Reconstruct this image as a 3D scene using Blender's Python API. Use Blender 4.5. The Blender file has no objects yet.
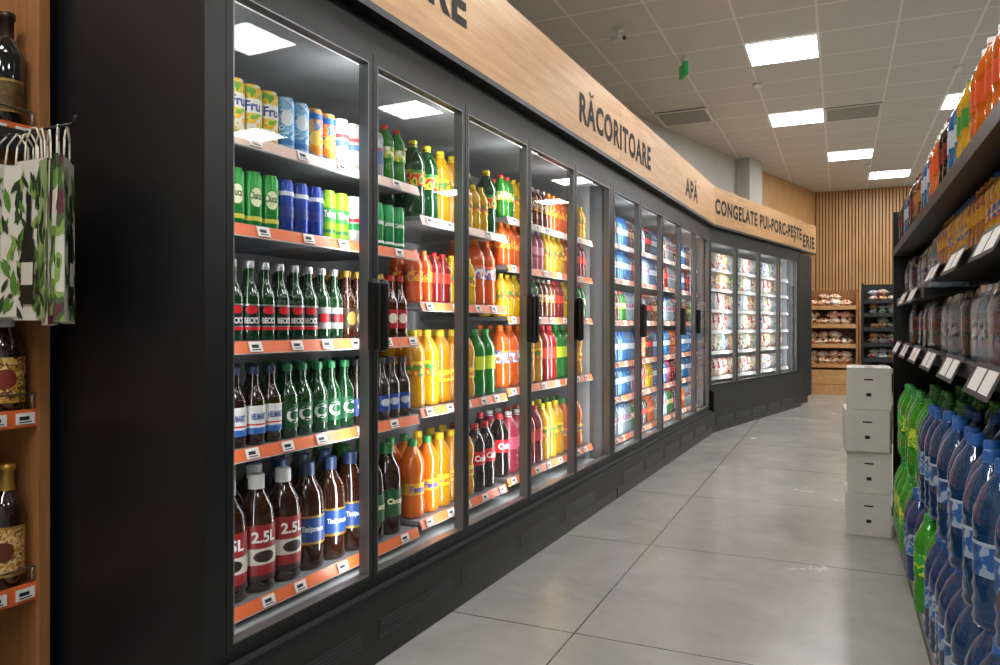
import bpy, math, random
from mathutils import Vector, Matrix
random.seed(7)
D=bpy.data; SC=bpy.context.scene
try:
    SC.view_settings.view_transform='Standard'; SC.view_settings.look='None'
except Exception as e: print(e)
SC.view_settings.exposure=0.0
# ---------------------------------------------------------------- materials
def hx(s):
    s=s.lstrip('#'); r=[int(s[i:i+2],16)/255 for i in (0,2,4)]
    return tuple((c/12.92 if c<=.04045 else ((c+.055)/1.055)**2.4) for c in r)+(1,)
MC={}
def P(key,col,rough=.5,metal=0,trans=0,emit=0,coat=0,alpha=1,bump=0,bs=30,var=0):
    if key in MC: return MC[key]
    m=D.materials.new(key); m.use_nodes=True; nt=m.node_tree; b=nt.nodes['Principled BSDF']
    c=hx(col) if isinstance(col,str) else col
    b.inputs['Base Color'].default_value=c; b.inputs['Roughness'].default_value=rough
    b.inputs['Metallic'].default_value=metal; b.inputs['Transmission Weight'].default_value=trans
    b.inputs['Coat Weight'].default_value=coat
    if emit:
        b.inputs['Emission Color'].default_value=c; b.inputs['Emission Strength'].default_value=emit
    if bump or var:
        tc=nt.nodes.new('ShaderNodeTexCoord'); n=nt.nodes.new('ShaderNodeTexNoise'); n.inputs['Scale'].default_value=bs
        nt.links.new(tc.outputs['Object'],n.inputs['Vector'])
        if bump:
            bp=nt.nodes.new('ShaderNodeBump'); bp.inputs['Strength'].default_value=bump; bp.inputs['Distance'].default_value=.01
            nt.links.new(n.outputs['Fac'],bp.inputs['Height']); nt.links.new(bp.outputs['Normal'],b.inputs['Normal'])
        if var:
            r=nt.nodes.new('ShaderNodeValToRGB'); r.color_ramp.elements[0].color=tuple(x*(1-var) for x in c[:3])+(1,)
            r.color_ramp.elements[1].color=tuple(min(1,x*(1+var)) for x in c[:3])+(1,)
            r.color_ramp.elements[0].position=.3; r.color_ramp.elements[1].position=.7
            nt.links.new(n.outputs['Fac'],r.inputs['Fac']); nt.links.new(r.outputs['Color'],b.inputs['Base Color'])
    MC[key]=m; return m
def PN(key,cols,scale=20,rough=.4,coords='Object',stretch=(1,1,1)):
    """patchy printed material: constant ramp of noise between colours"""
    if key in MC: return MC[key]
    m=D.materials.new(key); m.use_nodes=True; nt=m.node_tree; b=nt.nodes['Principled BSDF']
    b.inputs['Roughness'].default_value=rough
    tc=nt.nodes.new('ShaderNodeTexCoord'); mp=nt.nodes.new('ShaderNodeMapping'); mp.inputs['Scale'].default_value=stretch
    n=nt.nodes.new('ShaderNodeTexNoise'); n.inputs['Scale'].default_value=scale; n.inputs['Detail'].default_value=1.5
    r=nt.nodes.new('ShaderNodeValToRGB'); r.color_ramp.interpolation='CONSTANT'
    k=len(cols)
    lo,hi=.36,.64
    el=r.color_ramp.elements
    el[0].position=0; el[0].color=hx(cols[0]); el[1].position=lo+(hi-lo)*1/k; el[1].color=hx(cols[1])
    for i in range(2,k):
        e=el.new(lo+(hi-lo)*i/k); e.color=hx(cols[i])
    nt.links.new(tc.outputs[coords],mp.inputs['Vector']); nt.links.new(mp.outputs['Vector'],n.inputs['Vector'])
    nt.links.new(n.outputs['Fac'],r.inputs['Fac']); nt.links.new(r.outputs['Color'],b.inputs['Base Color'])
    MC[key]=m; return m
def math_node(nt,op,a,b=None):
    n=nt.nodes.new('ShaderNodeMath'); n.operation=op
    for i,v in enumerate((a,b)):
        if v is None: continue
        if isinstance(v,(int,float)): n.inputs[i].default_value=v
        else: nt.links.new(v,n.inputs[i])
    return n.outputs[0]
def grid_mat(key,base,line,sx,sy,lw,rough,var,noise_scale,rvar=0,dist=.5):
    m=D.materials.new(key); m.use_nodes=True; nt=m.node_tree; b=nt.nodes['Principled BSDF']
    tc=nt.nodes.new('ShaderNodeTexCoord'); sp=nt.nodes.new('ShaderNodeSeparateXYZ'); nt.links.new(tc.outputs['Object'],sp.inputs[0])
    masks=[]
    for o,s in ((0,sx),(1,sy)):
        f=math_node(nt,'FRACT',math_node(nt,'DIVIDE',sp.outputs[o],s))
        d=math_node(nt,'MINIMUM',f,math_node(nt,'SUBTRACT',1.0,f))
        masks.append(math_node(nt,'LESS_THAN',d,lw/s/2))
    mask=math_node(nt,'MAXIMUM',masks[0],masks[1])
    n=nt.nodes.new('ShaderNodeTexNoise'); n.inputs['Scale'].default_value=noise_scale; n.inputs['Detail'].default_value=10
    n.inputs['Roughness'].default_value=.72; n.inputs['Distortion'].default_value=dist
    nt.links.new(tc.outputs['Object'],n.inputs['Vector'])
    r=nt.nodes.new('ShaderNodeValToRGB'); c=hx(base)
    r.color_ramp.elements[0].position=.3; r.color_ramp.elements[0].color=tuple(x*(1-var) for x in c[:3])+(1,)
    r.color_ramp.elements[1].position=.7; r.color_ramp.elements[1].color=tuple(min(1,x*(1+var)) for x in c[:3])+(1,)
    nt.links.new(n.outputs['Fac'],r.inputs['Fac'])
    mx=nt.nodes.new('ShaderNodeMix'); mx.data_type='RGBA'
    nt.links.new(mask,mx.inputs[0]); nt.links.new(r.outputs['Color'],mx.inputs[6]); mx.inputs[7].default_value=hx(line)
    nt.links.new(mx.outputs[2],b.inputs['Base Color'])
    rr=math_node(nt,'ADD',math_node(nt,'MULTIPLY',n.outputs['Fac'],rvar),rough-rvar/2)
    nt.links.new(rr,b.inputs['Roughness'])
    return m
def wood_mat(key,c1,c2,axis_scale,rough=.45):
    m=D.materials.new(key); m.use_nodes=True; nt=m.node_tree; b=nt.nodes['Principled BSDF']
    b.inputs['Roughness'].default_value=rough
    tc=nt.nodes.new('ShaderNodeTexCoord'); mp=nt.nodes.new('ShaderNodeMapping'); mp.inputs['Scale'].default_value=axis_scale
    n=nt.nodes.new('ShaderNodeTexNoise'); n.inputs['Scale'].default_value=4; n.inputs['Detail'].default_value=8; n.inputs['Distortion'].default_value=.8
    r=nt.nodes.new('ShaderNodeValToRGB'); r.color_ramp.elements[0].position=.3; r.color_ramp.elements[1].position=.7
    r.color_ramp.elements[0].color=hx(c1); r.color_ramp.elements[1].color=hx(c2)
    nt.links.new(tc.outputs['Object'],mp.inputs['Vector']); nt.links.new(mp.outputs['Vector'],n.inputs['Vector'])
    nt.links.new(n.outputs['Fac'],r.inputs['Fac']); nt.links.new(r.outputs['Color'],b.inputs['Base Color'])
    return m
def glass_mat(key,tint=(1,1,1,1),f0=.06,k=.75,rough=.015):
    m=D.materials.new(key); m.use_nodes=True; nt=m.node_tree; nt.nodes.clear()
    o=nt.nodes.new('ShaderNodeOutputMaterial'); t=nt.nodes.new('ShaderNodeBsdfTransparent'); t.inputs[0].default_value=tint
    g=nt.nodes.new('ShaderNodeBsdfGlossy'); g.inputs['Roughness'].default_value=rough
    lw=nt.nodes.new('ShaderNodeLayerWeight'); lw.inputs[0].default_value=.5
    f=math_node(nt,'ADD',math_node(nt,'MULTIPLY',math_node(nt,'POWER',lw.outputs['Facing'],5.0),k),f0)
    mx=nt.nodes.new('ShaderNodeMixShader'); nt.links.new(f,mx.inputs[0]); nt.links.new(t.outputs[0],mx.inputs[1]); nt.links.new(g.outputs[0],mx.inputs[2])
    nt.links.new(mx.outputs[0],o.inputs[0]); return m
BLACK=P('black_powdercoat','#0d0f11',.42,bump=.02,bs=400)
BLACKP=P('black_panel','#0b0d11',.42)
BLACK2=P('black_plastic','#080809',.3)
DARKG=P('dark_grey_metal','#232426',.5)
LOUV=P('vent_louver','#34373a',.4)
STRIPG=P('jamb_grey','#3d3f42',.5)
LINER=P('liner','#9b9ea0',.5)
TRIM=P('aluminium_trim','#8a8c8d',.35,metal=.7)
SHELF=P('shelf_enamel','#77797b',.4)
ORANGE=P('orange_rail','#dc6a35',.4)
PALER=P('pale_rail','#d8b8a8',.35)
RAILG=P('grey_rail','#b9b9b6',.35)
TAG=P('paper_tag','#e8e7e2',.6)
INK=P('ink','#141416',.5)
INKF=P('sign_black','#050505',.7)
WHITE=P('white_print','#e4e4e0',.45)
RED=P('red_print','#c8161d',.4)
GLASS=glass_mat('door_glass',f0=.04)
FILM=glass_mat('shrink_film',(.95,.97,.98,1),f0=.06,k=.6,rough=.06)
WOOD=wood_mat('oak_fascia','#b98852','#cfa069',(6,.5,9))
WOODV=wood_mat('oak_board','#8a5c34','#a87546',(8,8,.6))
WOODW=wood_mat('oak_wall','#b88a54','#c99e69',(3,3,.4))
SLAT=P('slat_dark','#6b4a2a',.6)
LED=P('led','#f4f8ff',.5,emit=.6)
PANEL=P('light_panel','#fdfcfb',.5,emit=29)
WALLG=P('wall_paint','#b8b8b3',.85,var=.04,bs=3)
# ---------------------------------------------------------------- mesh builder
class MB:
    def __init__(s): s.v=[];s.f=[];s.m=[];s.mats=[];s.s=[]
    def mi(s,mat):
        if mat not in s.mats: s.mats.append(mat)
        return s.mats.index(mat)
    def face(s,idx,mat,smooth=False): s.f.append(tuple(idx)); s.m.append(s.mi(mat)); s.s.append(smooth)
    def box(s,x0,x1,y0,y1,z0,z1,mat,skip=()):
        if x0>x1:x0,x1=x1,x0
        if y0>y1:y0,y1=y1,y0
        if z0>z1:z0,z1=z1,z0
        n=len(s.v)
        for z in (z0,z1):
            for x,y in ((x0,y0),(x1,y0),(x1,y1),(x0,y1)): s.v.append((x,y,z))
        F={'-z':(3,2,1,0),'+z':(4,5,6,7),'-y':(0,1,5,4),'+x':(1,2,6,5),'+y':(2,3,7,6),'-x':(3,0,4,7)}
        for k,q in F.items():
            if k not in skip: s.face([n+i for i in q],mat)
        return s
    def quad(s,pts,mat):
        n=len(s.v); s.v+= [tuple(p) for p in pts]; s.face(range(n,n+len(pts)),mat)
    def lathe(s,prof,mat,seg=18,cx=0,cy=0,smooth=True):
        rings=[]
        for r,z in prof:
            if r<1e-5: s.v.append((cx,cy,z)); rings.append([len(s.v)-1])
            else:
                st=len(s.v)
                for i in range(seg):
                    a=2*math.pi*i/seg; s.v.append((cx+r*math.cos(a),cy+r*math.sin(a),z))
                rings.append(list(range(st,st+seg)))
        for a,b in zip(rings,rings[1:]):
            for i in range(seg):
                j=(i+1)%seg
                if len(a)==1 and len(b)==1: continue
                if len(a)==1: s.face((a[0],b[j],b[i]),mat,smooth)
                elif len(b)==1: s.face((a[i],a[j],b[0]),mat,smooth)
                else: s.face((a[i],a[j],b[j],b[i]),mat,smooth)
        return s
    def add(s,vs,fs,fn,mat):
        n=len(s.v); s.v+=[fn(p) for p in vs]
        for f in fs: s.face([n+i for i in f],mat)
    def tube(s,p0,p1,r,mat,seg=8):
        p0=Vector(p0);p1=Vector(p1); d=(p1-p0).normalized(); u=d.orthogonal().normalized(); w=d.cross(u)
        n=len(s.v)
        for p in (p0,p1):
            for i in range(seg):
                a=2*math.pi*i/seg; q=p+u*(r*math.cos(a))+w*(r*math.sin(a)); s.v.append(tuple(q))
        for i in range(seg):
            j=(i+1)%seg; s.face((n+i,n+j,n+seg+j,n+seg+i),mat,True)
        s.face([n+i for i in reversed(range(seg))],mat); s.face([n+seg+i for i in range(seg)],mat)
    def merge(s,o):
        n=len(s.v); s.v+=o.v
        for f,m,sm in zip(o.f,o.m,o.s): s.face([n+i for i in f],o.mats[m],sm)
    def mesh(s,name):
        me=D.meshes.new(name); me.from_pydata(s.v,[],s.f)
        for m in s.mats: me.materials.append(m)
        me.polygons.foreach_set('material_index',s.m); me.polygons.foreach_set('use_smooth',s.s)
        me.update(); return me
TC={}
def text_geo(t,bold=.012,extrude=0,sp=1.0):
    k=(t,bold,extrude)
    if k in TC: return TC[k]
    cu=D.curves.new('t','FONT'); cu.body=t; cu.size=1; cu.offset=bold; cu.extrude=extrude; cu.resolution_u=3; cu.space_character=sp
    ob=D.objects.new('t',cu); SC.collection.objects.link(ob); bpy.context.view_layer.update()
    me=D.meshes.new_from_object(ob.evaluated_get(bpy.context.evaluated_depsgraph_get()))
    vs=[tuple(v.co) for v in me.vertices]; fs=[tuple(p.vertices) for p in me.polygons]
    D.objects.remove(ob); D.curves.remove(cu); D.meshes.remove(me)
    x0=min(v[0] for v in vs);x1=max(v[0] for v in vs);y0=min(v[1] for v in vs);y1=max(v[1] for v in vs)
    vs=[((x-x0)/(x1-x0),(y-y0)/(y1-y0),z) for x,y,z in vs]   # normalised 0..1
    TC[k]=(vs,fs,(x1-x0)/(y1-y0)); return TC[k]
def heading(t):
    """sign lettering: Ă is drawn as a bold A with a separate clean arc above it"""
    if 'Ă' not in t: return text_geo(t,.036,.0,1.14)
    base=t.replace('Ă','A')
    vs,fs,asp=text_geo(base,.036,.0,1.14); vs=list(vs); fs=list(fs)
    # position of the letter A under the breve from prefix widths
    def width(q): return text_geo(q,.036,.0,1.14)[2]
    i=t.index('Ă'); full=width(base); x1=(width(base[:i+1]) if i else width('A'))/full; x0=x1-width('A')/full
    cxm=(x0+x1)/2; hw_=(x1-x0)*.24; n=8; st=len(vs)
    for k in range(n+1):
        a=math.pi+math.pi*k/n
        for r in (1.0,.52): vs.append((cxm+hw_*r*math.cos(a),1.22+ (.16 if r==1 else .10)*math.sin(a)+.02,0))
    for k in range(n): fs.append((st+2*k,st+2*k+2,st+2*k+3,st+2*k+1))
    return vs,fs,asp
def link(ob): SC.collection.objects.link(ob); return ob
def obj(name,mesh=None,parent=None,loc=(0,0,0),rot=0,label=None,cat=None,group=None,kind=None,bevel=0):
    ob=link(D.objects.new(name,mesh)); ob.location=loc
    ob.rotation_euler=rot if isinstance(rot,tuple) else (0,0,rot)
    if parent: ob.parent=parent
    if label: ob['label']=label
    if cat: ob['category']=cat
    if group: ob['group']=group
    if kind: ob['kind']=kind
    if bevel:
        b=ob.modifiers.new('bevel','BEVEL'); b.width=bevel; b.segments=3; b.limit_method='ANGLE'
    return ob
class Frame:
    def __init__(s,x,y,a): s.x=x;s.y=y;s.a=a;s.c=math.cos(a);s.s=math.sin(a)
    def w(s,x,y,z=0): return (s.x+x*s.c-y*s.s, s.y+x*s.s+y*s.c, z)
ROW=Frame(0,1.43,0); ROW2=Frame(0,4.70,0); SEC3=Frame(0.0,7.99,math.radians(-10.9)); G=Frame(1.5,0,math.radians(1.9))
H=1.12; CEIL=3.58
# ---------------------------------------------------------------- camera
cam=D.cameras.new('camera'); cam.lens=27; cam.sensor_width=36; cam.shift_y=-.0075; cam.clip_start=.02
co=link(D.objects.new('camera',cam)); co.location=(1.5,0,H); co.rotation_euler=(math.radians(90),0,math.radians(26.3)); SC.camera=co
# ---------------------------------------------------------------- room
def struct(name,mb,loc=(0,0,0),rot=0):
    return obj(name,mb.mesh(name),None,loc,rot,kind='structure')
FLOOR=grid_mat('floor_tile','#9a9992','#3f3f3b',1.2,1.2,.006,.25,.17,2.0,.16)
CEILM=grid_mat('ceiling_tile','#cfcec9','#ebe9e4',.6,.6,.02,.85,.03,12)
mb=MB(); mb.box(-6,8,-8,15,-.1,0,FLOOR)
cx=.911*.764-.413*3.818; gx=.413*.764+.911*3.818
struct('floor',mb,G.w(cx,gx,0),G.a)
mb=MB(); mb.box(-6,8,-12,10,0,.1,CEILM)
struct('ceiling',mb,G.w(-.17,7.46,CEIL),G.a)
def wallseg(name,p,q,mat,z1=CEIL,t=.1,side=1,z0=0):
    p=Vector(p);q=Vector(q); L=(q-p).length; a=math.atan2(q.y-p.y,q.x-p.x)
    mb=MB(); mb.box(0,L,0,t*side,z0,z1,mat); return struct(name,mb,(p.x,p.y,0),a)
A=(-1.17,-4.0);B=(-1.17,7.6); C_=G.w(-1.21,12.36)[:2]; E=G.w(-.42,15.1)[:2]; F_=G.w(5.5,15.1)[:2]; Gp=G.w(5.5,-4)[:2]
wallseg('wall_left',A,B,WALLG)
wallseg('wall_left_far',B,C_,WALLG)
wallseg('wall_left_wood',C_,E,WOODW)
L=(Vector(F_)-Vector(E)).length
mb=MB(); mb.box(0,L,0,.1,0,CEIL,SLAT)
x=0.02
while x<1.9:
    mb.box(x,x+.035,-.025,0,0,CEIL,WOODW); x+=.055
mb.box(1.9,L,-.01,0,0,CEIL,WALLG)
struct('wall_back',mb,(E[0],E[1],0),G.a)
wallseg('wall_right',F_,Gp,WALLG)
wallseg('wall_front',Gp,A,WALLG)
mb=MB(); mb.box(-.1,.22,-.25,.25,0,CEIL,P('column','#b9b8b2',.8)); struct('trim_1',mb,G.w(-1.36,11.85,0),math.radians(-13))
# ceiling light panels; some off-camera ones are added to brighten the room
lm=MB(); lm.box(-.29,.29,-.29,.29,-.006,.004,PANEL); lm=lm.mesh('light_panel')
fm=MB()
for a in ((-.3,-.285,-.3,.3),(.285,.3,-.3,.3),(-.285,.285,-.3,-.285),(-.285,.285,.285,.3)): fm.box(a[0],a[1],a[2],a[3],-.01,-.001,WHITE)
fm=fm.mesh('light_frame')
for c,g in [(-.47,7.16),(-.47,9.56),(.13,11.96),(1.33,9.56),(.73,13.76),(1.93,4.76),(1.93,7.16),(1.93,11.96),(-.47,4.76),(-.47,2.36),(-.47,-.04),(1.93,2.36),(1.93,-.04),(4.33,2.36),(4.33,7.16),(4.33,11.96),(.73,-2.44),(-1.67,-.04),(-1.07,-2.44),(3.13,13.76)]:
    o=obj('ceiling_light',fm,None,G.w(c,g,CEIL-.001),G.a,'square white recessed LED panel in the tiled ceiling','ceiling light','ceiling light panels')
    obj('diffuser',lm,o)
vm=MB(); vm.box(-.29,.29,-.29,.29,-.01,0,P('vent_dark','#5b5a56',.7))
for i in range(9):
    r=-.26+i*.065; vm.box(-.27,.27,r-.01,r+.02,-.018,-.01,P('vent_blade','#b9b7b2',.6))
for a in ((-.3,-.27,-.3,.3),(.27,.3,-.3,.3),(-.27,.27,-.3,-.27),(-.27,.27,.27,.3)): vm.box(a[0],a[1],a[2],a[3],-.02,-.01,WHITE)
vm=vm.mesh('vent')
for c,g in [(.13,9.56),(-1.67,8.96)]:
    obj('air_vent',vm,None,G.w(c,g,CEIL),G.a,'square louvred air grille set in the ceiling tiles','air vent','ceiling vents')
sc=obj('security_camera',None,None,G.w(-1.67,6.06,CEIL),0,'small white bullet camera hanging from the ceiling','security camera')
m=MB(); m.lathe([(0,-.02),(.05,-.02),(.05,0),(0,0)],WHITE); m.tube((0,0,-.02),(0,0,-.07),.01,WHITE); obj('bracket',m.mesh('bracket'),sc)
m=MB(); m.tube((-.05,0,-.09),(.06,-.05,-.11),.026,WHITE,14); m.tube((.06,-.05,-.11),(.065,-.052,-.111),.02,INK,14); obj('camera_body',m.mesh('camera_body'),sc)
es=obj('exit_sign',None,None,G.w(-1.31,6.98,CEIL),math.radians(118),'small green emergency sign hung from the ceiling','exit sign')
m=MB(); m.tube((-.07,0,0),(-.07,0,-.06),.004,WHITE); m.tube((.07,0,0),(.07,0,-.06),.004,WHITE); obj('hanger',m.mesh('hanger'),es)
m=MB(); m.box(-.09,.09,-.02,.02,-.18,-.06,P('exit_green','#1c8f42',.4,emit=.2)); obj('sign_body',m.mesh('sign_body'),es,bevel=.005)
m=MB(); m.lathe([(0,-.045),(.03,-.045),(.05,-.02),(.05,0),(0,0)],WHITE); m=m.mesh('detector')
for c,g in [(-.77,8.06),(1.03,8.3),(.4,12.8)]:
    obj('smoke_detector',m,None,G.w(c,g,CEIL),0,'round white smoke detector on the ceiling','smoke detector','ceiling detectors')
# ---------------------------------------------------------------- product kinds
PROF={
'beer':[(0,.0),(.88,0),(1,.03),(1,.54),(.93,.6),(.6,.7),(.43,.78),(.38,.93),(.44,.94),(.44,.965)],
'wine':[(0,0),(.9,0),(1,.02),(1,.62),(.85,.69),(.42,.77),(.36,.8),(.36,.96)],
'pet':[(0,0),(.75,0),(.95,.02),(1,.06),(1,.26),(.95,.3),(.93,.34),(.97,.38),(.97,.62),(1,.65),(.96,.72),(.78,.8),(.46,.89),(.32,.925),(.32,.93),(.38,.935),(.38,.945),(.32,.95)],
'petw':[(0,0),(.75,0),(.95,.02),(1,.05),(.94,.1),(1,.14),(.94,.19),(1,.24),(.96,.28),(.96,.56),(1,.6),(.95,.7),(.7,.82),(.38,.9),(.3,.93),(.3,.94)],
'hour':[(0,0),(.75,0),(.97,.03),(1,.1),(1,.2),(.88,.3),(.86,.42),(.9,.52),(1,.62),(.95,.72),(.7,.83),(.4,.9),(.34,.93),(.34,.94)],
'can':[(0,.01),(.7,.01),(.78,0),(.86,.015),(1,.06),(1,.92),(.86,.975),(.86,1)],
'jug':[(0,0),(.9,0),(1,.03),(1,.6),(.9,.72),(.5,.84),(.4,.88),(.4,.92)],
}
K={}
def kind(key,name,label,cat,prof,Hh,R,body,cap,lab=None,text=None,bands=(),capr=None,seg=18,lr=1.015,capz=None,oval=None):
    b=MB(); b.lathe([(r*R,z*Hh) for r,z in PROF[prof]],body,seg)
    c=MB(); l=MB()
    def sleeve(mb,z0,z1,mat,rr=1.015): mb.lathe([(R*rr,z0*Hh),(R*rr,z1*Hh)],mat,seg)
    def wrap(mb,vs,fs,mat,zc,ww,hh,rr):
        mb.add(vs,fs,lambda p:(R*rr*math.cos((p[0]-.5)*ww/R),R*rr*math.sin((p[0]-.5)*ww/R),zc*Hh+(p[1]-.5)*hh),mat)
    def put_text(mb,t,mat,zc,hf,rr=1.03,ang=1.4):
        vs,fs,asp=text_geo(t,.03); hh=hf*Hh; ww=hh*asp; mx=ang*R
        if ww>mx: hh*=max(mx/ww,.7); ww=mx
        wrap(mb,vs,fs,mat,zc,ww,hh,rr)
    def put_oval(mb,mat,zc,hf,rr,ang=1.25):
        vs=[(.5,.5,0)]+[(.5+.5*math.cos(k*math.pi/10),.5+.5*math.sin(k*math.pi/10),0) for k in range(20)]
        # strips so the disc follows the curve of the bottle
        V=[];F=[]
        for k in range(11):
            x=k/10; h=math.sqrt(max(0,.25-(x-.5)**2)); V+=[(x,.5-h,0),(x,.5+h,0)]
        for k in range(10): F.append((2*k,2*k+2,2*k+3,2*k+1))
        wrap(mb,V,F,mat,zc,ang*R,hf*Hh,rr)
    if prof=='can':
        b.lathe([(R*.86,Hh),(R*.8,Hh*.985),(0,Hh*.985)],TRIM,seg)
        for z0,z1,mat in bands: sleeve(b,z0,z1,mat,1.006)
        if oval: put_oval(b,oval[0],oval[1],oval[2],1.014)
        if text: put_text(b,text[0],text[1],text[2],text[3],1.022)
        c=None;l=None
    else:
        topr=PROF[prof][-1][0]*R; tz=PROF[prof][-1][1]*Hh; cr=(capr or topr*1.12)
        if capz: c.lathe([(R*.5,capz*Hh),(R*.41,(capz+.05)*Hh),(R*.41,Hh*.93),(R*.5,Hh*.94),(R*.5,Hh*.99),(0,Hh)],cap,16)
        else: c.lathe([(cr,tz-.015),(cr,Hh-.003),(cr*.9,Hh),(0,Hh)],cap,14)
        if lab: sleeve(l,lab[0],lab[1],lab[2],lr)
        for z0,z1,mat in bands: sleeve(l,z0,z1,mat,lr+.007)
        if oval: put_oval(l,oval[0],oval[1],oval[2],lr+.012)
        if text: put_text(l,text[0],text[1],text[2],text[3],lr+.02)
        if not lab and not bands and not text: l=None
    j=MB(); j.merge(b)
    if c: j.merge(c)
    if l: j.merge(l)
    K[key]=dict(name=name,label=label,cat=cat,H=Hh,R=R,b=b.mesh(name),c=c.mesh('cap') if c else None,l=l.mesh('label') if l else None,j=j.mesh(name))
def place(key,fr,x,y,z,rot,group,detail):
    k=K[key]; p=fr.w(x,y,z+.001)
    if detail and k['c']:
        o=obj(k['name'],k['b'],None,p,fr.a+rot,k['label'],k['cat'],group)
        obj('cap',k['c'],o)
        if k['l']: obj('label',k['l'],o)
    else:
        o=obj(k['name'],k['j'],None,p,fr.a+rot,k['label'],k['cat'],group)
    return o
def cm(c,r=.25,m=.3): return P('can_'+c,c,r,metal=m)
def lq(c): return P('drink_'+c,c,.07,trans=.35,coat=.4)
def pr(c): return P('print_'+c,c,.4)
def cp(c): return P('cap_'+c,c,.4)
DKB=P('dark_brown_glass','#241006',.08,coat=1); DKG=P('dark_green_glass','#12401f',.07,coat=1,trans=.3); BRG=P('brown_glass','#4a2008',.07,coat=1,trans=.3)
SILV=P('silver_cap','#b9babb',.3,metal=.8); GOLD=P('gold','#b08a3c',.3,metal=.6)
CH,CR=.168,.0335
kind('c_fru','drink_can','tall white fruit-drink can with yellow and green print','drink can','can',CH,CR,PN('cw1',['#e4e2d4','#e8b41a','#f0cf3a','#6fae3a'],38),TRIM,text=('Fru',pr('#2b4ea0'),.61,.26),bands=[(.48,.74,pr('#ece8dc'))])
kind('c_blue','drink_can','tall pale blue printed drink can','drink can','can',CH,CR,PN('cb1',['#4f9fd4','#cfdfe8','#58a9dd','#8fc4e4'],40),TRIM,bands=[(.1,.2,pr('#2b6fb0'))],oval=(pr('#e4ecf0'),.6,.3))
kind('c_orblue','drink_can','tall orange and blue fruit-drink can','drink can','can',CH,CR,PN('co1',['#f28a1c','#e8a83a','#2683c6','#e85b1f'],40),TRIM,bands=[(.78,.9,pr('#1d62a8'))],oval=(pr('#f0c050'),.4,.3))
kind('c_cream','drink_can','tall white and grey can with blue band','drink can','can',CH,CR,PN('cc1',['#c7c4bc','#a9a59c','#d3d1ca'],40),TRIM,bands=[(.42,.55,pr('#5a7fa4')),(.6,.68,pr('#c8484a'))])
kind('c_grape','drink_can','tall silver can with dark blue print','drink can','can',CH,CR,cm('#a8acb0'),TRIM,bands=[(.3,.62,pr('#3c5f8f')),(.62,.66,RED)])
kind('c_green','beer_can','tall green beer can with pale script lettering','beer can','can',CH,CR,cm('#1f8a34'),TRIM,text=('Ciucaș',pr('#14582a'),.55,.26),bands=[(.12,.2,pr('#c9c13c'))],oval=(pr('#dfe4b8'),.54,.34))
kind('c_navy','beer_can','tall dark blue beer can','beer can','can',CH,CR,cm('#1d3f9a'),TRIM,bands=[(.7,.78,pr('#d9dde8')),(.3,.5,pr('#14307c'))])
kind('c_lime','beer_can','tall lime green beer can with white lettering','beer can','can',CH,CR,cm('#8dbf2a'),TRIM,text=('Tuborg',pr('#f4f6ef'),.5,.26),bands=[(.14,.2,pr('#155f2e')),(.36,.64,pr('#2a8a2e'))])
kind('c_white','beer_can','tall white beer can with green and red print','beer can','can',CH,CR,cm('#bfbfb9'),TRIM,bands=[(.28,.42,pr('#1d7a3a')),(.45,.52,RED)])
kind('c_carl','beer_can','tall bright green beer can with white lettering','beer can','can',CH,CR,cm('#128a46'),TRIM,text=('Carlsberg',WHITE,.55,.2),bands=[(.1,.16,WHITE)])
BH,BR=.242,.032
kind('b_becks','beer_bottle','dark green glass beer bottle with silver and red label','beer bottle','beer',BH,BR,DKG,SILV,lab=(.14,.46,pr('#101a14')),text=("BECK'S",WHITE,.26,.11),bands=[(.14,.18,RED),(.44,.46,SILV),(.18,.192,SILV)],oval=(RED,.39,.1))
kind('b_silver','beer_bottle','green glass beer bottle with silver label','beer bottle','beer',BH,BR,DKG,SILV,lab=(.15,.45,pr('#8f9190')),bands=[(.24,.36,pr('#24272c'))],oval=(RED,.3,.13))
kind('b_redlab','beer_bottle','brown glass beer bottle with red and cream label','beer bottle','beer',BH,BR,BRG,cp('#b01a1e'),lab=(.15,.45,pr('#a31d25')),oval=(pr('#d8cfb4'),.31,.16))
kind('b_brown','beer_bottle','brown glass beer bottle with dark gold label','beer bottle','beer',BH,BR,BRG,GOLD,lab=(.15,.45,pr('#3a2412')),oval=(pr('#a8843c'),.3,.2))
kind('b_neu','beer_bottle','dark glass beer bottle with white and blue label','beer bottle','beer',.235,.035,DKB,cp('#24304f'),lab=(.14,.5,pr('#d8d8d6')),text=('NEUMARKT',pr('#1f3f8c'),.36,.12),bands=[(.14,.22,pr('#2f64ac')),(.25,.27,RED)])
kind('b_carl','beer_bottle','dark green beer bottle with white letter on green label','beer bottle','beer',.235,.035,DKG,cp('#1d6a3a'),lab=(.14,.46,pr('#0f4a28')),text=('C',WHITE,.31,.2))
kind('b_plain','beer_bottle','dark brown beer bottle with small blue label','beer bottle','beer',.235,.035,DKB,cp('#202226'),lab=(.14,.4,pr('#1f3f8c')),oval=(pr('#b9bbc0'),.28,.12))
PB=P('brown_pet','#2a1206',.1,coat=.6)
kind('p_25','beer_bottle','large brown plastic beer bottle with red label','beer bottle','jug',.35,.056,PB,cp('#d0d0cc'),lab=(.1,.58,pr('#8f1517')),text=('2.5L',WHITE,.48,.13),bands=[(.24,.38,pr('#c8c4b8')),(.1,.15,pr('#2a1512'))],oval=(pr('#2a1512'),.31,.1))
kind('p_blue','beer_bottle','large brown plastic beer bottle with blue label','beer bottle','jug',.35,.056,PB,cp('#1c2d52'),lab=(.26,.5,pr('#173f80')),text=('Timișoreana',pr('#cfd3dc'),.38,.1),bands=[(.24,.265,GOLD),(.49,.51,GOLD)])
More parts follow.
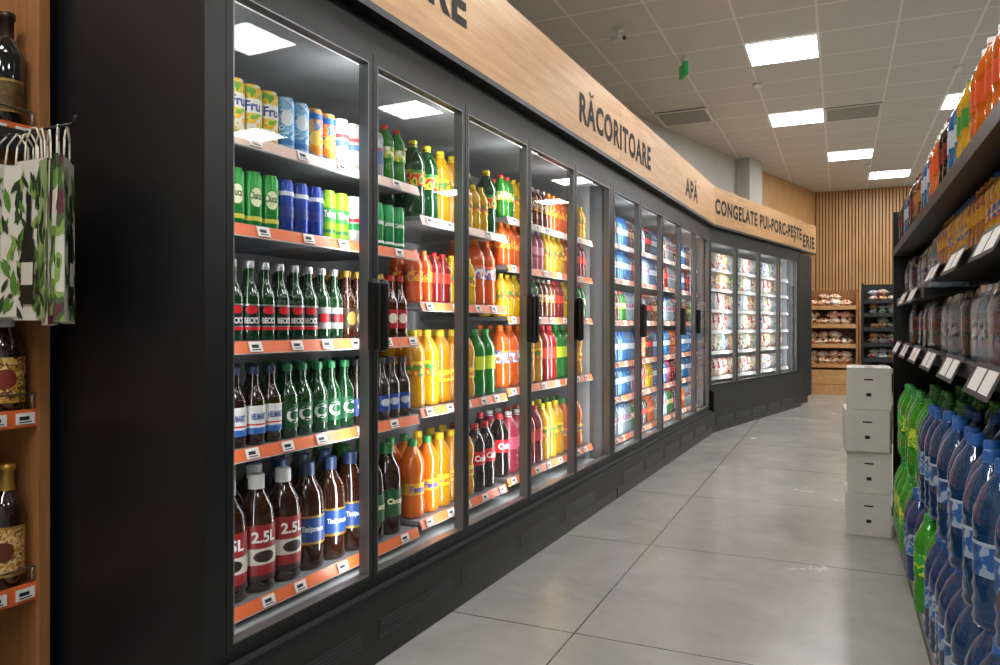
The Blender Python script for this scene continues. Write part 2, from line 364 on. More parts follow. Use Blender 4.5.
kind('p_green','beer_bottle','large brown plastic beer bottle with green label','beer bottle','jug',.35,.056,PB,cp('#1f6a2c'),lab=(.2,.5,pr('#17522a')),text=('Ciucaș',pr('#efe9c0'),.36,.1))
def soda(key,name,col,capc,labc,txt=None,tc='#ffffff',prof='pet',Hh=.318,R=.052,desc='',l=(.40,.60)):
    kind(key,name,desc+' plastic '+name.replace('_',' '),name.replace('_',' '),prof,Hh,R,lq(col),cp(capc),lab=(l[0],l[1],labc if not isinstance(labc,str) else pr(labc)),text=(txt,pr(tc),(l[0]+l[1])/2,.1) if txt else None,lr=.95 if prof=='hour' else .99)
LB='lemonade_bottle';OB='orange_soda_bottle';CB='cola_bottle';SB='soda_bottle';TB='iced_tea_bottle';JB='juice_bottle'
SM=.218
soda('s_yel',LB,'#e8a90c','#d8cf1a',PN('ly','#f0c81c #d8501c #2f8a34'.split(),40),desc='large yellow')
soda('s_yel2',LB,'#e59a08','#e0bc14','#efc81c','Giusto','#c8281c','hour',desc='large golden',l=(.3,.45))
soda('s_or',OB,'#e8620c','#e8701a',PN('lo','#e8781c #1d4fa8 #e4e2d8'.split(),40),desc='large')
soda('s_or2',OB,'#f07c0c','#2f8a3a','#e8a81c','Fanta','#1d3f9a','hour',desc='large waisted',l=(.3,.45))
soda('s_red',SB,'#a8180f','#c8202a','#d93a2c',desc='large red')
soda('s_cola',CB,'#1c0a05','#c8161d','#c8161d','Cola','#ffffff',desc='large dark')
soda('s_green',SB,'#1f8a28','#2fae4a','#bfcf2a',desc='large bright green')
soda('s_dgreen',SB,'#0c4a20','#d8c41d',PN('lg','#1f7a34 #e0c82a #c8241c'.split(),40),desc='large deep green')
soda('s_pink',SB,'#c83a58','#d0d0ce','#d85a7a',desc='large pink')
soda('m_yel',LB,'#e8b810','#e4cc1a',PN('my','#efcf1a #c8241c #2f8a34'.split(),50),Hh=SM,R=.037,desc='small yellow')
soda('m_gr',SB,'#2a8a20','#d8241c',PN('mg','#45a33a #e2d02a #e6e6de'.split(),50),Hh=SM,R=.037,desc='small green')
soda('m_or',OB,'#e8620a','#f2801c',PN('mo','#e8741c #f0c02a #c8201c'.split(),50),Hh=SM,R=.037,desc='small')
soda('m_red',JB,'#8a1410','#c8161d','#c8301c',Hh=SM,R=.037,desc='small red')
soda('m_tea',TB,'#7a3a0c','#d8d8d2',PN('mt','#d8b82a #8a2c1c #d0cab0'.split(),50),Hh=SM,R=.037,desc='small amber')
soda('m_cola',CB,'#1c0a05','#c8161d','#b8161d',Hh=SM,R=.037,desc='small dark')
soda('m_blue','water_bottle','#2f7fbf','#1f5fb4','#c4d4e2',Hh=SM,R=.037,desc='small pale blue')
soda('m_white','water_bottle','#a4bcc8','#2f6fb8',PN('mw','#d2d8d8 #3f7fc0 #c83a4a'.split(),50),Hh=SM,R=.035,desc='small clear')
soda('m_pink',JB,'#d86a84','#e0d0d4','#e0a0b0',Hh=SM,R=.037,desc='small pink')
WAT=P('water_blue','#1f62a8',.04,trans=.7,coat=.5); WAT2=P('water_clear','#c4dce8',.06,trans=.75,coat=.4)
LIM=P('lime_pet','#46cc20',.05,trans=.6,coat=.5); NAVP=P('pale_blue_pet','#3f84c4',.03,trans=.82,coat=.6)
kind('w_blue','water_bottle','large blue-tinted plastic mineral water bottle','water bottle','petw',.345,.052,WAT,cp('#1f5fae'),lab=(.3,.54,PN('wl','#2f6fb4 #a8b8c8 #1d4f94'.split(),30)),lr=.98)
kind('w_navy','water_bottle','very large clear blue mineral water bottle with blue label','water bottle','petw',.36,.062,NAVP,cp('#2a6fc0'),lab=(.32,.52,PN('wnl','#1d4480 #2a62a4 #9fb4c8'.split(),22)),bands=[(.5,.52,pr('#b4c8dc'))],lr=.98,seg=28)
kind('s_lime','soda_bottle','large lime green plastic soft drink bottle','soft drink bottle','pet',.345,.052,LIM,cp('#2f9a3a'),lab=(.39,.61,PN('sl','#1f9a3a #d8e03a #2fae3c'.split(),30)),lr=.99)
kind('w_small','water_bottle','small clear plastic water bottle with dark label','water bottle','petw',.2,.032,WAT2,cp('#d8dce0'),lab=(.3,.54,PN('wl3','#2a3038 #6f7f8c #aeb8c0'.split(),40)),lr=.98,seg=12)
kind('k_small','cola_bottle','small dark cola bottle with dark label','cola bottle','pet',.2,.032,lq('#1c0a05'),cp('#1c1c1e'),lab=(.38,.62,PN('kl3','#20201f #6a1418 #3a3a3c'.split(),40)),lr=.99,seg=12)
kind('j_yel','juice_bottle','small yellow juice bottle with blue cap','juice bottle','hour',.17,.032,lq('#e8a81a'),cp('#2a5fb0'),lab=(.3,.5,PN('jy','#e8b82a #2a5fa0 #d8501c'.split(),50)),lr=.95)
kind('j_brown','juice_bottle','small amber juice bottle with yellow label','juice bottle','pet',.17,.032,lq('#b86a14'),cp('#d8a01a'),lab=(.4,.6,pr('#d89a1c')),lr=.99)
kind('j_gr','juice_bottle','tall green syrup bottle with white cap','juice bottle','pet',.27,.038,lq('#2a9422'),cp('#d8d8d2'),lab=(.4,.6,pr('#b8c83a')),lr=.99)
kind('j_tallor','juice_bottle','tall orange syrup bottle with white cap','juice bottle','pet',.25,.038,lq('#e8700c'),cp('#e8e4dc'),lab=(.4,.6,pr('#d8501c')),lr=.99)
kind('j_tally','juice_bottle','tall yellow syrup bottle with green cap','juice bottle','pet',.25,.038,lq('#e8b410'),cp('#2f8a3a'),lab=(.4,.6,pr('#3f8a2c')),lr=.99)
kind('j_blue','juice_bottle','pale blue bottle with white cap','juice bottle','pet',.25,.038,lq('#2f78b0'),cp('#d8d8d2'),lab=(.4,.6,pr('#b8c4cc')),lr=.99)
kind('j_cola','soda_bottle','dark syrup bottle with red cap','soft drink bottle','pet',.25,.038,lq('#2a1008'),cp('#8a1418'),lab=(.4,.6,PN('jc','#3a1414 #8a1a1a #20140f'.split(),40)),lr=.99)
kind('j_amb','juice_bottle','amber syrup bottle with brown cap','juice bottle','pet',.23,.036,lq('#8a4410'),cp('#4a2c14'),lab=(.4,.6,pr('#a8742c')),lr=.99)
kind('v_champ','champagne_bottle','black sparkling wine bottle with dark gold label and foil','wine bottle','wine',.32,.044,P('champ','#060606',.08,coat=1),P('foil','#3a2a22',.35,metal=.6,var=.4,bs=120),lab=(.12,.4,P('goldlab','#5a4522',.45,metal=.4,var=.4,bs=60)),bands=[(.38,.4,GOLD),(.12,.135,GOLD)],capz=.7)
kind('v_tan','liqueur_bottle','dark liquor bottle with ornate gold label','liquor bottle','jug',.27,.046,DKB,cp('#c9c9c4'),lab=(.1,.56,PN('tanl','#c9963a #5a2a14 #e0c070'.split(),60)),oval=(pr('#7a2a1a'),.34,.2))
kind('v_wine','wine_bottle','dark wine bottle with cream and gold ornate label','wine bottle','wine',.34,.044,DKB,GOLD,lab=(.1,.5,PN('winl','#b8823a #d8c088 #8a5a2a'.split(),70)),bands=[(.1,.13,GOLD),(.48,.5,GOLD)],oval=(pr('#5a2414'),.3,.16),capz=.78)
# ---------------------------------------------------------------- pillow packs
def packmesh(name,w,h,t,mat,flat=False):
    m=MB(); nu,nv=8,8
    for sgn in (1,-1):
        st=len(m.v)
        for j in range(nv+1):
            for i in range(nu+1):
                u=i/nu*2-1; v=j/nv*2-1
                d=t/2*max(0,(1-abs(u)**3))*max(0,(1-v**4)) +.001
                wob=.004*math.sin(u*5+v*7)
                y=u*w/2*(1-.06*(1-v*v)); z=(v+1)/2*h
                m.v.append((sgn*(d+wob*(1-abs(u))*(1-abs(v))),y,z))
        for j in range(nv):
            for i in range(nu):
                a=st+j*(nu+1)+i; q=(a,a+1,a+nu+2,a+nu+1)
                m.face(q if sgn>0 else q[::-1],mat,True)
    if flat: m.v=[(z-h/2,y,x+t/2) for x,y,z in m.v]
    return m.mesh(name)
PK=[]
for i,cols in enumerate(['#d8d4ca #b8281c #d0cfc8','#c8b48a #d4d0c4 #a8341c','#d2d2ce #2f5fa8 #c8c8c2','#d0a33a #c8c4b8 #b84a1c','#c2bdb0 #3a8a3c #c6c4bc','#a33a3a #d4cec6 #c8a880','#c4c4c0 #aab4b8 #7a98ac','#c8b898 #8a4a2c #c2bdb0']):
    PK.append(PN('pack%d'%i,cols.split(),14,.35))
FP=[packmesh('frozen_food_bag',.15,.19,.06,m) for m in PK]
SN=[packmesh('snack_bag',.24,.18,.12,m,True) for m in PK]
BR=[packmesh('bread_bag',.28,.19,.13,m,True) for m in [PN('br%d'%i,c.split(),12,.35) for i,c in enumerate(['#b5793a #e8e0d0 #8a5426','#c88a4a #f0ece2 #a8642c','#d8b88a #c8341c #f0ece2','#e4ded2 #d8b080 #6a3c1a','#e8e4dc #c8a070 #d8d0c4'])]]
# ---------------------------------------------------------------- fridge
tagm=MB(); tagm.box(0,.003,-.025,.025,-.015,.015,TAG); tagm.box(.003,.0035,-.017,.010,-.004,.006,INK); tagm.box(.003,.0035,-.017,.017,-.011,-.008,INK); tagm=tagm.mesh('price_tag')
def fridge(fr,L,n,d0,d1,label,cat,modules,handles,seed,light=5.5,railmat=ORANGE,endL=.07,endR=.03,depth=.7):
    rnd=random.Random(seed)
    root=obj('refrigerator' if cat=='refrigerator' else 'freezer',None,None,fr.w(0,0,0),fr.a,label,cat,'glass-door display cabinets')
    top=2.14
    b=MB()
    b.box(-depth,0.0,-endL,0,0,top,BLACKP)
    b.box(-depth,0.0,L,L+endR,0,top,BLACKP)
    b.box(-depth,-depth+.03,0,L,d0,top,BLACK)
    b.box(-depth+.03,-depth+.035,0,L,d0,d1,LINER)
    for ya,yb in ((0,.006),(L-.006,L)):
        b.box(-depth+.03,-.14,ya,yb,d0,d1,LINER); b.box(-.14,-.045,ya,yb,d0,d1,STRIPG)
    b.box(-depth+.03,.0,0,L,d1,top,BLACK); b.box(-depth+.03,-.06,0,L,d1-.006,d1,LINER)
    b.box(-depth,0,0,L,.1,d0,BLACK); b.box(-depth+.03,-.06,0,L,d0,d0+.004,LINER)
    obj('cabinet_body',b.mesh('cabinet_body'),root)
    p=MB(); p.box(0.0,.05,-endL,L+endR,.075,d0-.03,BLACK); p.box(0,.03,-endL,L+endR,d0-.03,d0-.015,DARKG)
    p.box(-.6,.035,-endL+.01,L+endR-.01,.0,.075,BLACK2)
    y=.05
    while y<L-.5:
        p.box(.05,.0515,y-.01,y+.47,.085,.155,BLACK2)
        for q in range(5): p.box(.0515,.054,y,y+.46,.092+q*.013,.0955+q*.013,LOUV)
        y+=.56
    obj('plinth',p.mesh('plinth'),root)
    led=MB(); led.box(-.085,-.065,.02,L-.02,d1-.012,d1-.007,LED); obj('led_strip',led.mesh('led_strip'),root)
    w=L/n
    fw,th=.024,.04
    f=MB(); g=.002
    f.box(-th,0,g,fw,d0,d1,BLACK); f.box(-th,0,w-fw,w-g,d0,d1,BLACK); f.box(-th,0,fw,w-fw,d0,d0+.032,BLACK); f.box(-th,0,fw,w-fw,d1-.032,d1,BLACK)
    t=.004
    f.box(-th+.004,.001,fw,fw+t,d0+.032,d1-.032,TRIM); f.box(-th+.004,.001,w-fw-t,w-fw,d0+.032,d1-.032,TRIM); f.box(-th+.004,.001,fw+t,w-fw-t,d0+.032,d0+.032+t,TRIM); f.box(-th+.004,.001,fw+t,w-fw-t,d1-.032-t,d1-.032,TRIM)
    f=f.mesh('door')
    gl=MB(); gl.quad([(-.012,fw+t,d0+.036),(-.012,w-fw-t,d0+.036),(-.012,w-fw-t,d1-.036),(-.012,fw+t,d1-.036)],GLASS); gl=gl.mesh('glass_pane')
    h=MB(); h.box(.002,.04,-.021,.021,1.03,1.275,BLACK2); h=h.mesh('handle')
    for i in range(n):
        d=obj('door',f,root,(0,i*w,0)); obj('glass_pane',gl,d)
        if handles and handles[i]:
            obj('handle',h,d,(0,.024 if handles[i]=='L' else w-.024,0),bevel=.016)
    for i in range(n+1):
        y=min(max(i*w,.05),L-.05)
        la=D.lights.new('led_light','AREA'); la.shape='RECTANGLE'; la.size=.03; la.size_y=d1-d0-.1; la.energy=light*(.5 if i in(0,n) else 1); la.color=(.96,.98,1)
        lo=link(D.objects.new('led_light',la)); lo.parent=root; lo.location=(-.05,y,(d0+d1)/2); lo.rotation_euler=(math.radians(90),0,math.radians(90))
    for (s0,s1,zs) in modules:
        for si_,(z,seq,rows,detail) in enumerate(zs):
            sh=MB()
            sh.box(-.63,-.125,s0+.008,s1-.008,z-.018,z,SHELF)
            so=obj('shelf',sh.mesh('shelf'),root)
            rm=PALER if (si_==0 and railmat is ORANGE) else railmat
            rl=MB(); rl.quad([(-.125,s0+.008,z+.004),(-.112,s0+.008,z-.032),(-.112,s1-.008,z-.032),(-.125,s1-.008,z+.004)],rm); rl.box(-.125,-.1245,s0+.008,s1-.008,z-.018,z+.004,TRIM)
            rl.box(-.125,-.112,s0+.008,s1-.008,z-.035,z-.032,RAILG)
            obj('price_rail',rl.mesh('price_rail'),so)
            if detail>=0:
                y=s0+.07
                while y<s1-.05:
                    obj('price_tag',tagm,so,(-.1155,y,z-.014),(0,math.radians(-17),0)); y+=rnd.uniform(.13,.22)
            if seq is None: continue
            y=s0+.012; si=0; cnt=0
            while True:
                key,num=seq[si%len(seq)]
                k=K[key]; R=k['R']*1.03
                if y+2*R>s1-.002: break
                for r in range(rows):
                    place(key,fr,-.14-R-r*(2*R+.004)-rnd.uniform(0,.004),y+R,z,rnd.uniform(-.55,-.2) if r==0 else 0,'bottles and cans on the chilled shelves',detail>0 and r==0)
                y+=2*R+.001; cnt+=1
                if cnt>=num: cnt=0; si+=1
    return root,w
Aq=[(1.67,[('c_fru',5),('c_blue',2),('c_orblue',2),('c_cream',2),('c_grape',2),('m_gr',6)],3,1),
 (1.41,[('c_green',5),('c_navy',3),('c_lime',2),('c_white',2),('c_carl',6)],3,1),
 (1.07,[('b_becks',8),('b_silver',2),('b_brown',4),('b_redlab',4)],3,1),
 (.76,[('b_neu',5),('b_carl',5),('b_plain',7)],3,1),
 (.31,[('p_25',4),('p_blue',3),('p_green',4)],3,1)]
Bq=[(1.56,[('s_dgreen',2),('s_yel',2),('m_yel',3),('s_dgreen',2),('m_gr',3),('s_yel',3)],2,1),
 (1.21,[('m_or',2),('m_red',2),('m_yel',3),('s_or',3),('m_pink',2),('s_or2',2)],2,1),
 (.78,[('s_yel',2),('s_yel2',3),('s_green',2),('s_dgreen',1),('s_red',2)],2,1),
 (.33,[('s_or2',2),('s_yel2',3),('s_cola',2),('s_yel',2),('s_or',2)],2,1)]
Cq=[(1.66,[('m_gr',2),('m_yel',3),('m_tea',3),('m_or',4)],2,0),
 (1.42,[('m_or',3),('m_red',2),('m_pink',2),('m_yel',4)],2,0),
 (1.16,[('m_yel',3),('m_gr',3),('m_tea',3),('m_red',2)],2,0),
 (.80,[('s_or',3),('s_yel',2),('s_red',2),('s_green',2),('s_yel2',2)],2,0),
 (.35,[('s_cola',1),('s_pink',2),('s_red',2),('s_yel',3),('s_or2',3)],2,0)]
W=.642
fridge(ROW,5*W,5,.25,2.03,'tall black five-door glass-front drinks refrigerator full of beer and soft drinks','refrigerator',
 [(0.008,1.12,Aq),(1.12,3*W,Bq),(3*W,5*W-.008,Cq)],['R','L','R','L','L'],1)
Uq=[(1.70,[('m_white',4),('m_cola',3),('m_blue',4),('m_tea',2)],1,0),(1.45,[('m_red',3),('m_white',4),('m_blue',5)],1,0),
 (1.15,[('m_cola',5),('m_tea',3),('m_gr',2),('m_white',5)],1,0),(.85,[('m_or',3),('m_cola',3),('m_blue',8)],1,0),
 (.6,[('m_red',3),('m_yel',3),('m_blue',6),('m_pink',2)],1,0),(.31,[('m_cola',3),('m_or',3),('m_white',6),('m_gr',3)],1,0)]
fridge(ROW2,5*W,5,.25,2.03,'tall black five-door glass-front refrigerator with bottled water and juices','refrigerator',
 [(.008,5*W-.008,Uq)],['R','L','R','L','L'],2,endL=.03)
L3=3.14
Fz=[(z,None,0,-1) for z in (1.74,1.52,1.29,1.06,.83,.55)]
fridge(SEC3,L3,4,.46,2.02,'tall black four-door glass-front freezer with bagged frozen food','freezer',
 [(.008,L3-.008,Fz)],None,3,railmat=RAILG,endL=.03,endR=.06)
for z in (1.74,1.52,1.29,1.06,.83,.55):
    y=.11
    while y<L3-.1:
        obj('frozen_food_bag',random.choice(FP),None,SEC3.w(-.19,y,z+.002),SEC3.a+random.uniform(-.12,.12),'glossy printed bag of frozen food','frozen food','bags of frozen food in the freezer')
        y+=.158
# ---------------------------------------------------------------- fascia signs
def fascia(fr,y0,y1,z0,z1,texts,label):
    r=obj('fascia_sign',None,None,fr.w(0,y0,z0),fr.a,label,'sign','oak signs above the cabinets')
    m=MB(); m.box(-.35,.05,0,y1-y0,.002,z1-z0,WOOD); obj('board',m.mesh('board'),r)
    m=MB(); m.box(-.001,.052,0,y1-y0,-.022,.002,BLACK); obj('edge_trim',m.mesh('edge_trim'),r)
    for t,ty0,ty1,hh,zc in texts:
        vs,fs,asp=heading(t); w=ty1-ty0
        m=MB(); m.add(vs,fs,lambda p:(.052,ty0-y0+p[0]*w,zc-z0+(p[1]-.5)*hh),INKF)
        obj('lettering',m.mesh('lettering'),r)
    return r
ls=fascia(ROW,-.07,3.255,2.165,2.56,[('BERE',.6,1.2,.165,2.385)],'oak fascia board with black lettering BERE and a drinks heading')
fascia(ROW,3.258,6.535,2.165,2.56,[('APĂ',5.15,5.67,.165,2.335)],'long oak fascia board with black lettering APĂ')
vs,fs,asp=heading('RĂCORITOARE')
m=MB(); m.add(vs,fs,lambda p:(.052,2.57+p[0]*1.5,2.335-2.165+(p[1]-.5)*.17),INKF); obj('lettering',m.mesh('lettering'),ls)
fascia(SEC3,-.02,L3+.06,2.165,2.56,[('CONGELATE PUI-PORC-PEȘTE',-.0,L3+.02,.225,2.34)],'oak fascia board with black lettering CONGELATE PUI-PORC-PEȘTE')
e=SEC3.w(-.03,L3+.07); FR4=Frame(e[0],e[1],SEC3.a-.02)
fascia(FR4,0,.75,2.165,2.56,[('ERIE',.12,.66,.18,2.3)],'short oak fascia board with black lettering ERIE')
cb=obj('storage_cabinet',None,None,FR4.w(0,.03,0),FR4.a,'closed tall matt black cabinet beside the freezer','cabinet')
m=MB(); m.box(-.6,0,0,.62,.1,2.13,BLACKP); m.box(-.58,-.03,.02,.6,0,.1,BLACK2); obj('cabinet_body',m.mesh('cabinet_body'),cb)
m=MB(); m.box(.001,.02,.01,.61,.12,2.1,BLACK); obj('door',m.mesh('door'),cb,bevel=.003)
# ---------------------------------------------------------------- left wooden shelf
WX=-.585
ws=obj('wooden_shelf',None,None,(WX,1.33,0),0,'oak wine shelf with metal price rails beside the black cabinet','shelf')
m=MB(); m.box(-.4,.016,-.03,0,0,2.7,WOODV); m.box(-.4,-.385,-.9,-.03,0,2.7,WOODV); obj('side_panel',m.mesh('side_panel'),ws)
for z in (1.66,1.24,.88,.40):
    m=MB(); m.box(-.385,0,-.9,-.031,z-.025,z,WOODV); s=obj('shelf_board',m.mesh('shelf_board'),ws)
    m=MB(); m.box(0,.008,-.9,-.032,z-.04,z+.008,ORANGE); obj('price_rail',m.mesh('price_rail'),s)
    obj('price_tag',tagm,s,(.009,-.065,z-.016)); obj('price_tag',tagm,s,(.009,-.14,z-.016))
    m=MB()
    m.tube((.0,-.9,z+.05),(.0,-.035,z+.05),.003,TRIM); m.tube((.0,-.04,z),(.0,-.04,z+.05),.003,TRIM); obj('guard_wire',m.mesh('guard_wire'),s)
WF=Frame(WX,1.33,0)
for key,z,ys in (('v_champ',1.66,(-.078,-.18,-.285)),('v_wine',1.24,(-.078,-.19)),('v_tan',.88,(-.08,-.18,-.29)),('v_wine',.40,(-.078,-.18,-.285))):
    for y in ys: place(key,WF,-.052,y,z,random.uniform(-.3,.1)-.5,'wine and liquor bottles on the oak shelf',True)
    for y in ys: place(key,WF,-.155,y,z,-.4,'wine and liquor bottles on the oak shelf',False)
# gift bags on hook
CREAM=P('bag_cream','#cfc9ba',.65,var=.06,bs=8); SAGE=P('bag_sage','#8f9f6a',.65,var=.15,bs=12); GREY=P('bag_grey','#aaa99c',.65,var=.06,bs=8)
GUS=[PN('gus0','#d2cdbe #cfc9ba #6f8a3f #2f4a1f'.split(),18,.6,stretch=(1,1,.35)),PN('gus1','#c8c4b4 #7f9a4a #3f5a2a #5a2430'.split(),22,.6,stretch=(1,1,.4))]
LEAF=[P('leaf_a','#4f7a2c',.6),P('leaf_b','#263f1c',.6),P('leaf_c','#7f9a44',.6),P('leaf_d','#1c2f18',.6)]; PLUM=P('grape_print','#3a1a24',.6); BOTP=P('bottle_print','#161c14',.5)
def bag(w,h,t,mat,seed,bottle,nl=50):
    rnd=random.Random(seed)
    m=MB()
    for z,tt in ((0,t),(h*.5,t*.8),(h,t*.4)):
        m.v+=[(-w/2,-tt/2,z),(w/2,-tt/2,z),(w/2*.94,0,z),(w/2,tt/2,z),(-w/2,tt/2,z),(-w/2*.94,0,z)]
    for k in range(2):
        for i in range(6):
            j=(i+1)%6; m.face((k*6+i,k*6+j,(k+1)*6+j,(k+1)*6+i),mat if i in (0,3) else GUS[seed%2])
    m.face((5,4,3,2,1,0),mat)
    def Y(z,s):
        tt=t+(t*.8-t)*(z/(h*.5)) if z<h*.5 else t*.8+(t*.4-t*.8)*((z-h*.5)/(h*.5))
        return s*(tt/2+.0012)
    for s in (-1,1):
        for q in range(nl):
            cx=rnd.uniform(-w*.46,w*.46); cz=rnd.uniform(.02,h*.9); a=rnd.uniform(-.9,.9)+math.pi/2; ll=rnd.uniform(.018,.036); wd=ll*.33
            mt=rnd.choice(LEAF)
            pts=[]
            for (u,v) in ((-1,0),(-.4,.8),(.3,.8),(1,0),(.3,-.8),(-.4,-.8)):
                px=cx+u*ll*math.cos(a)-v*wd*math.sin(a); pz=cz+u*ll*math.sin(a)+v*wd*math.cos(a)
                px=max(-w*.49,min(w*.49,px)); pz=max(.004,min(h*.97,pz)); pts.append((px,Y(pz,s)+s*q*.00003,pz))
            m.quad(pts if s<0 else pts[::-1],mt)
        for q in range(9):
            cx=rnd.uniform(-w*.25,w*.25); cz=rnd.uniform(.04,h*.3); r=.007
            pts=[(cx+r*math.cos(k*math.pi/4),Y(cz,s)+s*.0025,cz+r*math.sin(k*math.pi/4)) for k in range(8)]
            m.quad(pts,PLUM)
        if bottle:
            bw=w*.2
            for a_,b_,w_ in ((.1,.5,1),(.5,.58,.7),(.58,.78,.35)):
                z0=a_*h;z1=b_*h; m.quad([(-bw*w_,Y(z0,s)+s*.0028,z0),(bw*w_,Y(z0,s)+s*.0028,z0),(bw*w_,Y(z1,s)+s*.0028,z1),(-bw*w_,Y(z1,s)+s*.0028,z1)],BOTP)
            m.quad([(-bw*.9,Y(.22*h,s)+s*.0034,.22*h),(bw*.9,Y(.22*h,s)+s*.0034,.22*h),(bw*.9,Y(.36*h,s)+s*.0034,.36*h),(-bw*.9,Y(.36*h,s)+s*.0034,.36*h)],CREAM)
    return m.mesh('paper_bag')
def bag_handle(w,h):
    m=MB(); pts=[(-w*.28,0,h-.02),(-w*.24,0,h+.05),(-w*.08,0,h+.082),(w*.08,0,h+.082),(w*.24,0,h+.05),(w*.28,0,h-.02)]
    for a,b in zip(pts,pts[1:]): m.tube(a,b,.0025,P('cord','#d8d2c0',.7),6)
    return m.mesh('cord_handle')
hk=obj('display_hook',None,None,(-.568,1.20,1.62),0,'black metal hook arm fixed to the oak shelf side','hook')
m=MB(); m.tube((-.03,0,0),(.29,-.0,.0),.004,DARKG); m.tube((.29,0,0),(.305,0,.02),.004,DARKG); m.box(-.004,0,-.012,.10,-.03,.03,DARKG); obj('hook_arm',m.mesh('hook_arm'),hk)
spec=[(-.555,.15,.38,CREAM,.62,1),(-.508,.14,.40,GREY,.45,1),(-.462,.13,.39,CREAM,.25,0),(-.425,.13,.41,CREAM,.0,1),(-.39,.12,.40,SAGE,-.25,0),(-.355,.12,.41,CREAM,-.45,1),(-.325,.11,.40,GREY,-.65,0),(-.298,.11,.41,CREAM,-.8,1)]
for i,(x,w,h,mi,rz,bt) in enumerate(spec):
    o=obj('paper_bag',bag(w,h,.024,mi,i,bt),None,(x,1.192,1.62-.078-h-.006*(i%3)),(0,(i-3.5)*-.018,rz),'narrow paper gift bag printed with green leaves, hanging from the hook','paper bag','gift bags on the hook')
    obj('cord_handle',bag_handle(w,h),o)
# ---------------------------------------------------------------- right gondola (grid frame; c = x, g = y)
gd=obj('display_gondola',None,None,G.w(0,0,0),G.a,'black metal shelving unit stocked with bottled drinks','shelving')
c0=.27; g0=.5; g1=4.72
m=MB(); m.box(c0+.5,c0+.53,g0,g1,0,1.75,P('gond_back','#2a2c2f',.6)); m.box(c0,c0+.5,g0,g1,.0,.11,BLACK); obj('back_panel',m.mesh('back_panel'),gd)
for g in (g0,1.9,3.3,g1-.03):
    m=MB(); m.box(c0+.46,c0+.5,g,g+.03,.11,1.75,BLACK); obj('upright',m.mesh('upright'),gd)
m=MB(); m.box(c0+.0,c0+.5,g1,g1+.025,0,1.75,BLACK); obj('end_panel',m.mesh('end_panel'),gd)
m=MB(); m.box(c0-.012,c0,g0,g1,.08,.118,P('deck_rail','#8d8b88',.4)); obj('price_rail',m.mesh('price_rail'),gd)
hold=MB(); hold.quad([(0,-.16,.022),(0,.16,.022),(-.03,.16,-.045),(-.03,-.16,-.045)],RAILG); hold.quad([(-.0305,-.16,-.045),(-.0305,.16,-.045),(0-.0005,.16,.022),(-.0005,-.16,.022)],DARKG)
hold.quad([(-.0052,-.13,.012),(-.0052,-.02,.012),(-.0262,-.02,-.035),(-.0262,-.13,-.035)],TAG); hold.quad([(-.0052,.0,.012),(-.0052,.12,.012),(-.0262,.12,-.035),(-.0262,.0,-.035)],TAG)
hold=hold.mesh('price_holder')
def gshelf(z,a,b,front=c0,mat=BLACK,tags=True):
    m=MB(); m.box(front,c0+.46,a,b,z-.03,z,mat); m.box(front-.004,front,a,b,z-.034,z+.004,BLACK); s=obj('shelf',m.mesh('shelf'),gd)
    if tags:
        y=a+.3
        while y<b-.16:
            obj('price_holder',hold,s,(front-.006,y,z-.004)); y+=.52
gshelf(1.53,g0,g1,tags=False); gshelf(1.31,g0,3.2,c0+.03); gshelf(1.26,3.22,g1-.01,c0+.02); gshelf(1.02,g0,g1-.01,c0+.02); gshelf(.71,g0,1.62,c0)
def gfill(z,a,b,seq,rows,front,group,detail=True,gap=.0,jit=.0):
    y=b; si=0;cnt=0
    while True:
        key,num=seq[si%len(seq)]; R=K[key]['R']*1.03
        if y-2*R<a: break
        j=random.uniform(0,jit)
        for r in range(rows):
            place(key,G,front+.012+R+r*(2*R+.004)+j,y-R,z,math.pi+random.uniform(-.3,.9),group,detail and r==0)
        y-=2*R+.003; cnt+=1
        if cnt>=num: cnt=0; si+=1; y-=gap
gfill(1.53,1.3,g1-.05,[('j_cola',5),('j_blue',3),('j_cola',4),('j_amb',3),('j_blue',5),('j_tallor',3),('j_cola',2),('j_blue',3),('j_tally',3),('j_tallor',5),('j_gr',2),('j_tally',2),('j_tallor',3),('j_gr',6)],3,c0,'bottles on the top shelf of the gondola',jit=.01)
gfill(1.31,1.3,3.1,[('j_brown',4),('j_yel',6),('j_brown',4),('j_yel',4)],3,c0+.03,'juice bottles on the upper shelf')
film=MB(); R_=.033
hw,hl=2*R_+.003,3*R_+.003
def ring(z,sx,sy,n=28):
    out=[]
    for i in range(n):
        a=2*math.pi*i/n; ca,sa=math.cos(a),math.sin(a); e_=.35
        wob=1+.012*math.sin(i*3+z*60)
        out.append((math.copysign(abs(ca)**e_,ca)*sx*wob,math.copysign(abs(sa)**e_,sa)*sy*wob,z))
    return out
rings=[ring(.003,hw,hl),ring(.06,hw,hl),ring(.13,hw,hl),ring(.17,hw*.93,hl*.95),ring(.203,hw*.72,hl*.82)]
for r in rings: film.v+=r
n_=28
for k in range(len(rings)-1):
    for i in range(n_):
        j=(i+1)%n_; film.face((k*n_+i,k*n_+j,(k+1)*n_+j,(k+1)*n_+i),FILM,True)
film=film.mesh('plastic_film')
def sixpack(key,fr,x,y,z,rot,label,group):
    p=obj('bottle_pack',None,None,fr.w(x,y,z+.001),fr.a+rot,label,'bottle pack',group)
    for i in range(2):
        for j in range(3):
            obj('bottle',K[key]['j'],p,((i-.5)*2*R_,(j-1)*2*R_,0.001),random.uniform(0,6))
    obj('plastic_film',film,p)
